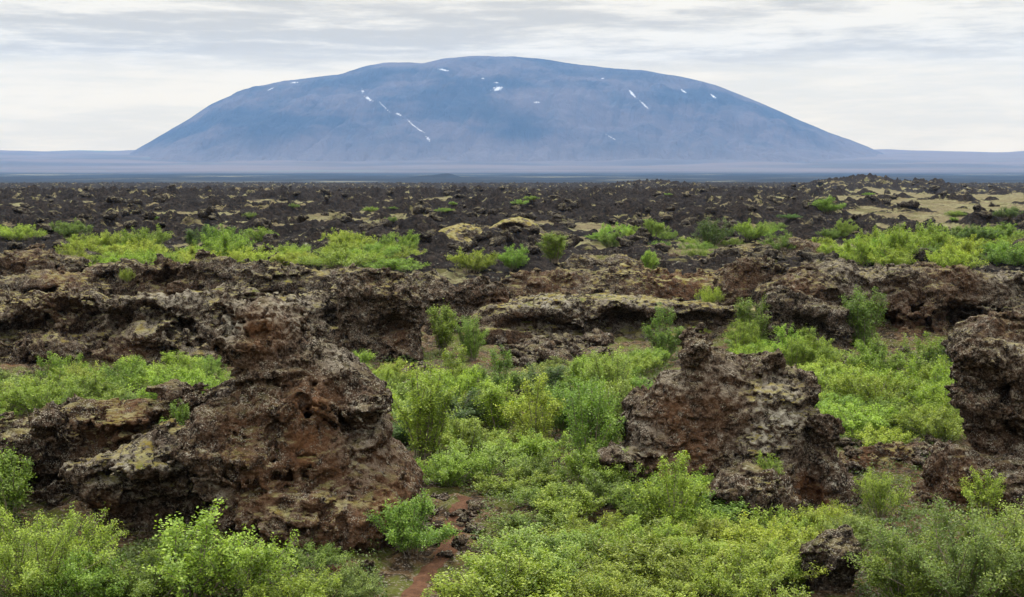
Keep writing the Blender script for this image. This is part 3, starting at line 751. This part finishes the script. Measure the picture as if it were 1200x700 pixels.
def shrub_meshes(seed, W, H, n_stem, n_leaf, leaf=0.0255, spread=1.0, twig=0.36):
    rng = np.random.default_rng(seed)
    V, Q = [], []; segs = []
    for i in range(n_stem):
        az = rng.uniform(0, 2 * np.pi); out = (rng.uniform(0.02, 1.0) ** 0.55) * spread
        hgt = H * (0.72 + 0.36 * rng.random()) * math.sqrt(max(0.12, 1 - 0.72 * out ** 2))
        R = 0.5 * W * out * rng.uniform(.8, 1.08)
        b0 = np.array([math.cos(az), math.sin(az), 0]) * 0.12 * W * out + np.append(rng.normal(0, .04 * W, 2), 0)
        dirh = np.array([math.cos(az), math.sin(az), 0]); side = np.array([-math.sin(az), math.cos(az), 0])
        bend = rng.normal(0, .08 * W)
        m = 8; t = np.linspace(0, 1, m)
        pts = b0 + dirh * (R * t ** 1.1)[:, None] + np.array([0, 0, 1.0]) * (hgt * t ** .85)[:, None] + side * (bend * np.sin(t * 2.4))[:, None] + np.cumsum(rng.normal(0, .012, (m, 3)), 0)
        pts[0, 2] = -0.08
        tube_ring(pts, np.linspace(.013, .0035, m) * (0.8 + .4 * H), V, Q, 4)
        segs.append((pts[4:], 1.0))
        nt_ = int(6 + 5 * H)
        for j in range(nt_):
            tt = rng.uniform(.07, .98); p = np.array([np.interp(tt, t, pts[:, c]) for c in range(3)])
            d = dirh * rng.uniform(-.4, 1.0) + side * rng.normal(0, .8) + np.array([0, 0, rng.uniform(.3, 1.7)])
            d /= np.linalg.norm(d)
            L = twig * rng.uniform(.5, 1.2) * (1.15 - .45 * tt)
            q = np.stack([p, p + d * L * .5 + np.array([0, 0, .02]), p + d * L + np.array([0, 0, .03 * rng.normal()])])
            tube_ring(q, [.004, .003, .0015], V, Q, 3)
            segs.append((q, .8 if tt < .5 else 1.0))
    w = np.array([np.linalg.norm(np.diff(s[0], axis=0), axis=1).sum() * s[1] for s in segs]); w /= w.sum()
    idx = rng.choice(len(segs), n_leaf, p=w)
    cen = np.zeros((n_leaf, 3))
    tt = rng.random(n_leaf) ** .8
    for k_ in range(len(segs)):
        m = idx == k_
        if m.any():
            p = segs[k_][0]; s = np.linspace(0, 1, len(p))
            cen[m] = np.stack([np.interp(tt[m], s, p[:, c]) for c in range(3)], 1)
    cen += rng.normal(0, .034, (n_leaf, 3)) * (1 + .25 * H)
    cen[:, 2] = np.maximum(cen[:, 2], .02)
    nrm = rng.normal(size=(n_leaf, 3)); nrm[:, 2] = np.abs(nrm[:, 2]) + .45
    nrm += 0.5 * cen / np.array([W, W, H])
    nrm /= np.linalg.norm(nrm, axis=1)[:, None]
    ln = leaf * rng.uniform(.6, 1.3, n_leaf); wd = ln * rng.uniform(.45, .75, n_leaf)
    LV, LQ = leaf_quads(cen, nrm, ln, wd, rng)
    seg_tone = rng.uniform(-.22, .22, len(segs))
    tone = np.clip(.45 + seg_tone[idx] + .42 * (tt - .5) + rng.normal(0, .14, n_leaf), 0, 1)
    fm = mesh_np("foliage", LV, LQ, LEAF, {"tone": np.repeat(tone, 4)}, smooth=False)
    sm = mesh_np("stem", np.array(V), np.array([q for q in Q]), BARK)
    return fm, sm

KINDS = {}
def mk(kind_name, items):
    KINDS[kind_name] = [shrub_meshes(*it) for it in items]
mk("scrub", [(1, 2.2, 1.15, 26, 15950), (2, 2.0, 1.35, 24, 15225), (3, 2.4, 1.0, 28, 15950), (4, 1.8, 1.2, 22, 13775), (5, 2.1, 1.45, 24, 15950), (6, 2.3, 1.25, 26, 15950)])
mk("upright", [(11, 1.3, 1.9, 16, 12325, .0255, .8), (12, 1.5, 2.2, 18, 14500, .0255, .8), (13, 1.1, 1.6, 14, 10150, .0255, .8), (14, 1.4, 1.8, 13, 10150, .0265, 1.0)])
mk("open", [(21, 1.7, 1.7, 12, 7540, .028, 1.0, .5), (22, 2.0, 1.5, 13, 8120, .028, 1.1, .55), (23, 1.4, 1.3, 11, 6090, .027, 1.0, .45)])
mk("low", [(31, 2.0, .55, 26, 9425, .025, 1.1), (32, 1.6, .65, 22, 8120, .025, 1.1), (33, 2.4, .7, 30, 11600, .025, 1.1)])
mk("big", [(41, 3.4, 1.9, 46, 37700, .0225, 1.0), (42, 3.0, 1.7, 42, 33350, .0225, 1.0)])

COLS = dict(bright=(.185, .235, .026), yellow=(.200, .245, .028), mid=(.115, .170, .024), dark=(.055, .100, .022), grey=(.175, .215, .060), lime=(.155, .230, .024))
PROTO = {}
n_shrub = 0
def shrub(kind_name, x, y, s, colr, label, group=None, z=None, var=None, name="birch_shrub", wide=1.0):
    """an Empty at the foot with foliage and stem meshes; later ones are copies"""
    global n_shrub
    n_shrub += 1
    v = var if var is not None else random.randrange(len(KINDS[kind_name]))
    key = (kind_name, v)
    if key not in PROTO:
        r = bpy.data.objects.new(name, None); COL.objects.link(r)
        r.empty_display_size = .3
        fo = link("foliage", KINDS[kind_name][v][0], r); st = link("stem", KINDS[kind_name][v][1], r)
        PROTO[key] = (fo, st)
    else:
        r = bpy.data.objects.new(name, None); COL.objects.link(r)
        fo, st = (o.copy() for o in PROTO[key])
        for c in (fo, st):
            COL.objects.link(c); c.parent = r
    c = np.array(COLS[colr]) * np.array([1.08, 1.20, .66]) * random.uniform(.70, 1.15) * np.array([random.uniform(.86, 1.12), 1, random.uniform(.85, 1.2)])
    fo.color = (*c, 1)
    r.location = (x, y, (float(ground(x, y)) if z is None else z) - .03)
    r.rotation_euler = (0, 0, random.uniform(0, 6.28))
    wide *= random.uniform(1.0, 1.25) if group else 1.0
    r.scale = (s * wide, s * wide, s * (random.uniform(.72, 1.16) if group else 1.0))
    return tag(r, label, "shrub", group)

def at_px(kind_name, px, py, hpx, colr, label, Y=None, group=None, var=0, name="birch_shrub", wide=1.0):
    """shrub whose foot is seen at px, py and which is hpx picture rows tall; Y given where it stands on a rock"""
    if Y is None:
        x, y = ground_at_pixel(px, py); z = None
    else:
        p = at(px, py, Y); x, y, z = p[0], Y, p[2]
    H = {"scrub": (1.15, 1.35, 1.0, 1.2, 1.45, 1.25), "upright": (1.9, 2.2, 1.6, 1.8), "open": (1.7, 1.5, 1.3), "low": (.55, .65, .7), "big": (1.9, 1.7)}[kind_name][var]
    s = hpx / F * y / H
    return shrub(kind_name, x, y, s, colr, label, group, z, var, name, wide)

taken = []
def fill(poly, n, gap, kinds, cols, smn, smx, label, group, name="birch_shrub", ymin=24, ymax=400):
    P = np.array(poly); k = 0; tries = 0
    g = [ground_at_pixel(px, py) for px, py in poly]
    x0, x1 = min(a[0] for a in g), max(a[0] for a in g); y0, y1 = min(a[1] for a in g), max(a[1] for a in g)
    N = 2500
    xs_ = np.random.default_rng(len(taken) + 1).uniform(x0, x1, N); ys_ = np.random.default_rng(len(taken) + 2).uniform(y0, y1, N)
    zs_ = ground(xs_, ys_); a, b = project(xs_, ys_, zs_)
    ok = in_poly(poly, a, b) & (ys_ > ymin) & (ys_ < ymax)
    for x, y in zip(xs_[ok], ys_[ok]):
        if k >= n: break
        if path_dist(x, y) < 1.5: continue
        if any((x - tx) ** 2 + (y - ty) ** 2 < (gap * .5 + tg * .5) ** 2 for tx, ty, tg in taken): continue
        taken.append((x, y, gap)); k += 1
        shrub(random.choice(kinds), x, y, random.uniform(smn, smx), random.choice(cols), label, group, name=name)
    return k

# shrubs that stand out
at_px("open", 222, 708, 112, "bright", "tall open birch bush with pale bent stems in front of the tall pinnacle", var=0, wide=1.25)
at_px("open", 288, 706, 88, "bright", "airy birch bush at the right of the tall open one below the pinnacle", var=1, wide=1.0)
at_px("scrub", 170, 706, 60, "lime", "low leafy bush at the left of the tall open birch", var=0)
at_px("big", 45, 700, 105, "bright", "large yellow green bush filling the lower left corner", var=0, wide=1.0)
at_px("scrub", 100, 712, 62, "lime", "bright low bush at the right flank of the lower left corner bush", var=3)
at_px("upright", 12, 612, 92, "mid", "slim dull green sapling before the broken shelf by the left photo edge", var=2)
at_px("upright", 212, 522, 50, "lime", "bright bushy sapling rooted in moss between block and tall pinnacle", Y=31.6, var=3, wide=1.1)
at_px("scrub", 482, 648, 66, "mid", "dark green bush beside the start of the earth footpath", var=3, wide=.95)
at_px("big", 1130, 712, 118, "grey", "big dense grey green willow filling the lower right corner", var=0, wide=1.05, name="willow_shrub")
at_px("big", 1215, 715, 122, "grey", "dense grey green willow cut by the lower right photo corner", var=1, wide=1.0, name="willow_shrub")
at_px("scrub", 1062, 715, 82, "mid", "dark green willow just right of the small stacked lava knob", var=4, name="willow_shrub", wide=.9)
at_px("open", 1030, 606, 58, "yellow", "solitary yellow green bush right of the wide pinnacle's foot", var=1, wide=.8)
at_px("open", 1155, 598, 46, "yellow", "small yellow green bush on the rubble below the dark bluff", var=2, Y=32.4)
at_px("upright", 790, 628, 92, "yellow", "tall yellow green birch against the front of the wide pinnacle", var=3, wide=1.0)
at_px("open", 895, 572, 40, "yellow", "thin yellow bush sprouting on top of the dark clinker boulder", Y=32.2, var=2)
at_px("upright", 1010, 412, 78, "mid", "tall bush alone against the broad smooth topped wall", var=1, wide=1.15, Y=62)
at_px("scrub", 954, 436, 38, "lime", "round bright bush just behind the right shoulder of the wide pinnacle", var=3)
at_px("upright", 880, 414, 66, "mid", "leafy sapling at the corner where grassy ledge meets the broad wall", var=0, Y=61)
at_px("upright", 778, 418, 58, "mid", "dark sapling before the ledge just left of the wide pinnacle's head", var=3, Y=58)
at_px("upright", 553, 424, 56, "mid", "dark green bush standing before the left end of the grassy ledge", var=1, wide=1.1)
at_px("upright", 520, 412, 58, "lime", "loose bright bush climbing beside the cave bulge", var=2, Y=59)
at_px("low", 832, 358, 20, "yellow", "small yellow tuft growing on the flat grassy ledge", var=1, Y=65.5, wide=.6)
at_px("scrub", 1090, 452, 54, "mid", "dark green bush in the right hollow by the undercut of the wall", var=1)
at_px("scrub", 1132, 456, 50, "dark", "darkest bush in the right hollow, next to the overhanging bluff", var=2, wide=.8)
at_px("scrub", 1030, 446, 26, "grey", "small grey green bush at the far rim of the right hollow", var=3)
at_px("upright", 244, 294, 30, "dark", "dark green twin bush standing out on the left plateau", var=1, wide=1.3)
at_px("upright", 226, 296, 26, "dark", "smaller dark bush left of the dark twin bush on the plateau", var=0, wide=1.1)
at_px("scrub", 80, 278, 20, "mid", "lone mid green bush on the plateau by the left edge", var=0, wide=1.2)
at_px("low", 20, 282, 16, "bright", "flat bright bush on the plateau at the left photo edge", var=2)
at_px("low", 305, 284, 15, "mid", "small dull bush on the pale grass right of the dark twin bush", var=1)
at_px("upright", 650, 308, 34, "lime", "bright green bush with pointed top on the middle plateau", var=0, wide=1.6)
at_px("scrub", 555, 318, 26, "bright", "yellow green bush left on the middle plateau", var=0, wide=1.1)
at_px("scrub", 603, 316, 26, "lime", "mid green bush between two brighter ones on the middle plateau", var=1)
at_px("scrub", 764, 278, 20, "mid", "rounded bush at the right end of the middle plateau thicket", var=3, wide=1.1)
at_px("scrub", 835, 290, 32, "dark", "dark rounded bush on the right of the middle plateau", var=1, wide=1.0)
at_px("scrub", 880, 282, 22, "bright", "bright bush right of the dark rounded bush on the plateau", var=0)
at_px("scrub", 968, 250, 18, "lime", "lone bright bush out on the dark crags below the right skyline hump", var=3, wide=1.25)
at_px("scrub", 990, 278, 20, "mid", "rounded green bush left of the large right hand thicket", var=1)
at_px("low", 1182, 256, 12, "dark", "small dark bush among dry grass near the right photo edge", var=1)
at_px("scrub", 1145, 285, 20, "dark", "dark green bush at the back of the large right hand thicket", var=5, wide=1.4)
at_px("upright", 762, 322, 30, "lime", "thin bright sapling before the rocks of the middle plateau", var=2)
at_px("low", 148, 330, 14, "bright", "tiny bright tuft on the second tier of lava", var=1, Y=66, wide=.5)

at_px("low", 905, 634, 26, "yellow", "low yellow green bush before the dark clinker boulder", var=0)
at_px("low", 958, 622, 26, "bright", "low bright bush right of the dark clinker boulder", var=2)
at_px("scrub", 925, 690, 52, "bright", "bright bush just left of the small stacked lava knob", var=0, wide=.9)
at_px("scrub", 1000, 640, 34, "grey", "grey green bush behind the small stacked lava knob", var=2, wide=.9, name="willow_shrub")
at_px("low", 870, 655, 28, "yellow", "low pale bush below the dark clinker boulder", var=1)
at_px("scrub", 408, 712, 52, "grey", "pale green bush at the bottom edge left of the footpath", var=1)
at_px("scrub", 350, 722, 50, "bright", "bush at the bottom edge right of the tall open birch", var=2)
at_px("low", 372, 668, 20, "mid", "flat mossy green bush on bare ground before the tall pinnacle", var=0)
ALLC = ["bright", "lime", "yellow", "grey", "mid", "bright"]
fill([(505, 730), (560, 668), (620, 650), (700, 640), (830, 650), (905, 650), (915, 740), (505, 740)], 66, 1.2, ["scrub", "scrub", "low", "scrub"], ["yellow", "bright", "grey", "yellow"], .65, 1.0, "pale yellow green bush in the thicket along the bottom middle of the photo", "bushes along the bottom middle", ymin=23)
fill([(535, 662), (556, 590), (640, 565), (700, 580), (790, 590), (830, 610), (830, 650), (620, 668)], 46, 1.12, ["scrub", "scrub", "low"], ["mid", "bright", "lime", "bright"], .7, 1.05, "mid green bush in the thicket between the footpath and the wide pinnacle", "bushes between path and wide pinnacle")
fill([(455, 500), (500, 470), (600, 460), (730, 470), (722, 540), (700, 585), (560, 590), (500, 560)], 66, 1.55, ["scrub", "scrub", "scrub", "upright"], ["mid", "bright", "lime", "grey", "dark", "bright"], .75, 1.15, "green bush in the dense thicket between the two lava pinnacles", "bushes between the two pinnacles")
fill([(395, 430), (470, 445), (500, 450), (600, 446), (690, 440), (740, 432), (790, 420), (770, 440), (730, 470), (600, 462), (500, 472), (452, 500), (440, 460), (400, 440)], 60, 1.75, ["scrub", "scrub", "low"], ["mid", "bright", "lime", "grey"], .6, .95, "green bush in the thicket below the ledge and the cave bulge", "bushes below the ledge")
fill([(965, 445), (1120, 455), (1125, 505), (1100, 522), (978, 525)], 60, 1.5, ["scrub", "scrub", "low"], ["bright", "yellow", "lime", "bright"], .8, 1.1, "bright bush in the thicket between wide pinnacle and dark bluff", "bushes between wide pinnacle and bluff")
fill([(840, 420), (880, 400), (960, 415), (955, 435), (860, 440)], 12, 1.7, ["scrub", "upright"], ["lime", "mid"], .7, 1.0, "bush showing behind the head of the wide pinnacle", "bushes behind the wide pinnacle")
fill([(-60, 450), (40, 450), (110, 460), (150, 470), (110, 490), (30, 490), (-60, 515)], 30, 1.5, ["scrub", "scrub", "low"], ["bright", "lime", "grey"], .75, 1.1, "yellow green bush between the broken shelf and the long pitted wall", "bushes before the long wall")
fill([(125, 455), (180, 450), (240, 435), (250, 455), (225, 480), (180, 480)], 18, 1.4, ["scrub", "upright"], ["bright", "lime", "mid"], .7, 1.0, "green bush in the gap left of the tall pinnacle's head", "bushes left of the pinnacle head")
fill([(70, 300), (160, 292), (215, 300), (300, 302), (400, 296), (480, 298), (485, 318), (400, 322), (260, 322), (80, 318)], 58, 1.55, ["low", "low", "scrub"], ["yellow", "bright", "lime"], .9, 1.4, "flat bright yellow green bush on the left plateau behind the lava tiers", "bushes on the left plateau", ymin=70)
fill([(685, 288), (720, 276), (790, 280), (780, 292), (690, 296)], 8, 2.4, ["scrub", "low"], ["mid", "lime"], .8, 1.2, "low green bush of the thin thicket on the middle plateau", "bushes on the middle plateau", ymin=70)
fill([(800, 285), (900, 268), (1000, 280), (1000, 300), (900, 306), (820, 306)], 14, 2.4, ["scrub", "low"], ["mid", "bright", "lime"], .8, 1.2, "green bush on the plateau behind the wide pinnacle", "bushes behind the broad wall's left end", ymin=70)
fill([(1005, 310), (1040, 288), (1100, 282), (1230, 282), (1240, 322), (1000, 322)], 40, 2.0, ["scrub", "low", "scrub"], ["bright", "lime", "bright", "mid"], .95, 1.4, "bright bush of the large thicket on the plateau behind the broad wall", "bushes behind the broad wall", ymin=68)

k = 0
while k < 15:
    px, py = random.uniform(20, 1190), random.uniform(228, 262)
    x, y = ground_at_pixel(px, py)
    if y < 110 or y > 600: continue
    shrub("low", x, y, random.uniform(.5, .95), random.choice(["mid", "mid", "dark", "lime"]), "tiny low bush far out among the dark crags of the lava plain", "bushes far out on the plain"); k += 1
# undergrowth: a leafy carpet nobody could count
rng = np.random.default_rng(77)
pts = []
for poly, n in [([(380, 412), (500, 408), (555, 432), (700, 428), (800, 400), (790, 430), (740, 480), (710, 570), (830, 590), (840, 640), (935, 650), (960, 740), (495, 740), (540, 640), (555, 585), (495, 560), (455, 500), (440, 440)], 40000),
                ([(965, 430), (1120, 440), (1125, 510), (975, 525)], 20000), ([(-60, 440), (110, 440), (240, 430), (240, 480), (150, 480), (30, 500), (-60, 515)], 13000),
                ([(-60, 600), (100, 620), (140, 650), (330, 660), (350, 740), (-60, 740)], 15000), ([(1000, 600), (1260, 590), (1260, 740), (1000, 740)], 15000), ([(970, 515), (1120, 515), (1080, 600), (1000, 610)], 4000), ([(130, 640), (440, 620), (460, 740), (130, 740)], 17000)]:
    g = [ground_at_pixel(px, min(py, 715)) for px, py in poly]
    x0, x1 = min(a[0] for a in g) - 1, max(a[0] for a in g) + 1; y0, y1 = min(a[1] for a in g) - 2, max(a[1] for a in g)
    x = rng.uniform(x0, x1, n * 4); y = rng.uniform(y0, y1, n * 4); z = ground(x, y); a, b = project(x, y, z)
    ok = in_poly(poly, a, b) & (fbm2(x / 1.3, y / 1.3, 3, 81) > -.18)
    q = np.stack([x, y, z], 1)[ok][:n]
    pts.append(q[path_dist(q[:, 0], q[:, 1]) > .42])
pts = np.concatenate(pts)
pts[:, 2] += rng.random(len(pts)) ** 1.5 * .26 * (0.5 + sst(-.3, .5, fbm2(pts[:, 0] / .8, pts[:, 1] / .8, 2, 83)))
nrm = rng.normal(size=pts.shape); nrm[:, 2] = np.abs(nrm[:, 2]) + .6; nrm /= np.linalg.norm(nrm, axis=1)[:, None]
ln = .030 * rng.uniform(.6, 1.4, len(pts))
LV, LQ = leaf_quads(pts, nrm, ln, ln * .6, rng)
tone = np.clip(.4 + .3 * fbm2(pts[:, 0] / 1.1, pts[:, 1] / 1.1, 2, 85) + rng.normal(0, .12, len(pts)), 0, 1)
o = link("undergrowth", mesh_np("undergrowth", LV, LQ, LEAF, {"tone": np.repeat(tone, 4)}, smooth=False))
o.color = (.080, .122, .018, 1)
kind(o, "stuff", "low leafy undergrowth on the floor of the hollow", "undergrowth")

# ------------------------------------------------------------------ haze
hz = bpy.data.meshes.new("haze")
x0, x1, y0, y1, z0, z1 = -9000, 9000, -300, 13900, -60, 1100
hz.from_pydata([(x0, y0, z0), (x1, y0, z0), (x1, y1, z0), (x0, y1, z0), (x0, y0, z1), (x1, y0, z1), (x1, y1, z1), (x0, y1, z1)], [], [(0, 3, 2, 1), (4, 5, 6, 7), (0, 1, 5, 4), (1, 2, 6, 5), (2, 3, 7, 6), (3, 0, 4, 7)])
HM = bpy.data.materials.new("haze_air"); HM.use_nodes = True
t = HM.node_tree; t.nodes.clear()
out = t.nodes.new('ShaderNodeOutputMaterial'); pv_ = t.nodes.new('ShaderNodeVolumePrincipled')
pv_.inputs['Color'].default_value = (0.25, 0.48, 0.92, 1); pv_.inputs['Density'].default_value = 3.6e-5
pv_.inputs['Anisotropy'].default_value = 0.0
t.links.new(pv_.outputs[0], out.inputs['Volume'])
hz.materials.append(HM)
kind(link("haze", hz), "stuff", "pale blue haze over the plain towards the mountain")

# ------------------------------------------------------------------ sky, sun
SUN_EL, SUN_AZ = math.radians(66), math.radians(-6)       # azimuth measured from straight ahead (+y) towards the right (+x)
w = bpy.data.worlds.new("World"); S.world = w; w.use_nodes = True
nt = NT(w.node_tree); bg = w.node_tree.nodes['Background']
sky = nt.new('ShaderNodeTexSky', sky_type='NISHITA'); sky.sun_disc = False
sky.sun_elevation = SUN_EL; sky.sun_rotation = SUN_AZ
D = nt.new('ShaderNodeTexCoord').outputs['Generated']
sd = nt.new('ShaderNodeSeparateXYZ'); nt.l.new(D, sd.inputs[0]); el = sd.outputs['Z']
wv = nt.vscale(D, (3.4, 3.4, 46.0)); wv2 = nt.vscale(D, (9.0, 9.0, 85.0))
a = nt.noise(wv, 1.0, 7, .6, .35); b = nt.noise(wv2, 1.0, 6, .62, .2)
b3 = nt.noise(nt.vscale(D, (26.0, 26.0, 170.0)), 1.0, 5, .65, .3)
cl_ = nt.math('ADD', nt.math('ADD', nt.math('MULTIPLY', a, .5), nt.math('MULTIPLY', b, .32)), nt.math('MULTIPLY', b3, .18))
K = 7.9
K = 4.65
grey_ = (0.55 * K, 0.462 * K, 0.312 * K); cream = (0.98 * K, 0.79 * K, 0.48 * K); hazy = (0.81 * K, 0.665 * K, 0.415 * K)
top = nt.ramp(nt.math('ADD', el, nt.math('MULTIPLY', nt.math('SUBTRACT', a, .5), .05)), 0.062, 0.082)      # the greyer deck higher up
low = nt.mix(nt.ramp(cl_, .42, .58), hazy, cream)
deck = nt.mix(nt.ramp(cl_, .44, .57), grey_, (0.89 * K, 0.76 * K, 0.54 * K))
c = nt.mix(top, low, deck)
c = nt.mix(nt.ramp(el, .12, .45), c, nt.mix(nt.ramp(cl_, .35, .65), (1.9 * K, 1.86 * K, 1.78 * K), (2.9 * K, 2.78 * K, 2.6 * K)))
c = nt.mix(0.05, c, sky.outputs[0])
nt.l.new(c, bg.inputs['Color']); bg.inputs['Strength'].default_value = 0.1

sl_ = bpy.data.lights.new("sun", 'SUN'); sl_.energy = 1.5; sl_.angle = math.radians(10); sl_.color = (1, .93, .82)
so = bpy.data.objects.new("sun", sl_); COL.objects.link(so)
from mathutils import Vector
sv = Vector((math.sin(SUN_AZ) * math.cos(SUN_EL), math.cos(SUN_AZ) * math.cos(SUN_EL), math.sin(SUN_EL)))
so.rotation_euler = sv.to_track_quat('Z', 'Y').to_euler(); so.location = sv * 60

cam = bpy.data.cameras.new("camera"); cam.lens = 50; cam.sensor_width = 36; cam.sensor_fit = 'HORIZONTAL'
cam.clip_start = .1; cam.clip_end = 60000
co = bpy.data.objects.new("camera", cam); COL.objects.link(co)
co.location = (0, 0, CAMZ); co.rotation_euler = (math.pi / 2 - PIT, 0, 0)
S.camera = co
S.view_settings.view_transform = 'Standard'; S.view_settings.look = 'None'
S.view_settings.exposure = 1.5; S.view_settings.gamma = 1.0
S.cycles.max_bounces = 5; S.cycles.diffuse_bounces = 3; S.cycles.transmission_bounces = 3; S.cycles.glossy_bounces = 1; S.cycles.volume_bounces = 0
S.cycles.use_denoising = True
print("shrubs", n_shrub)
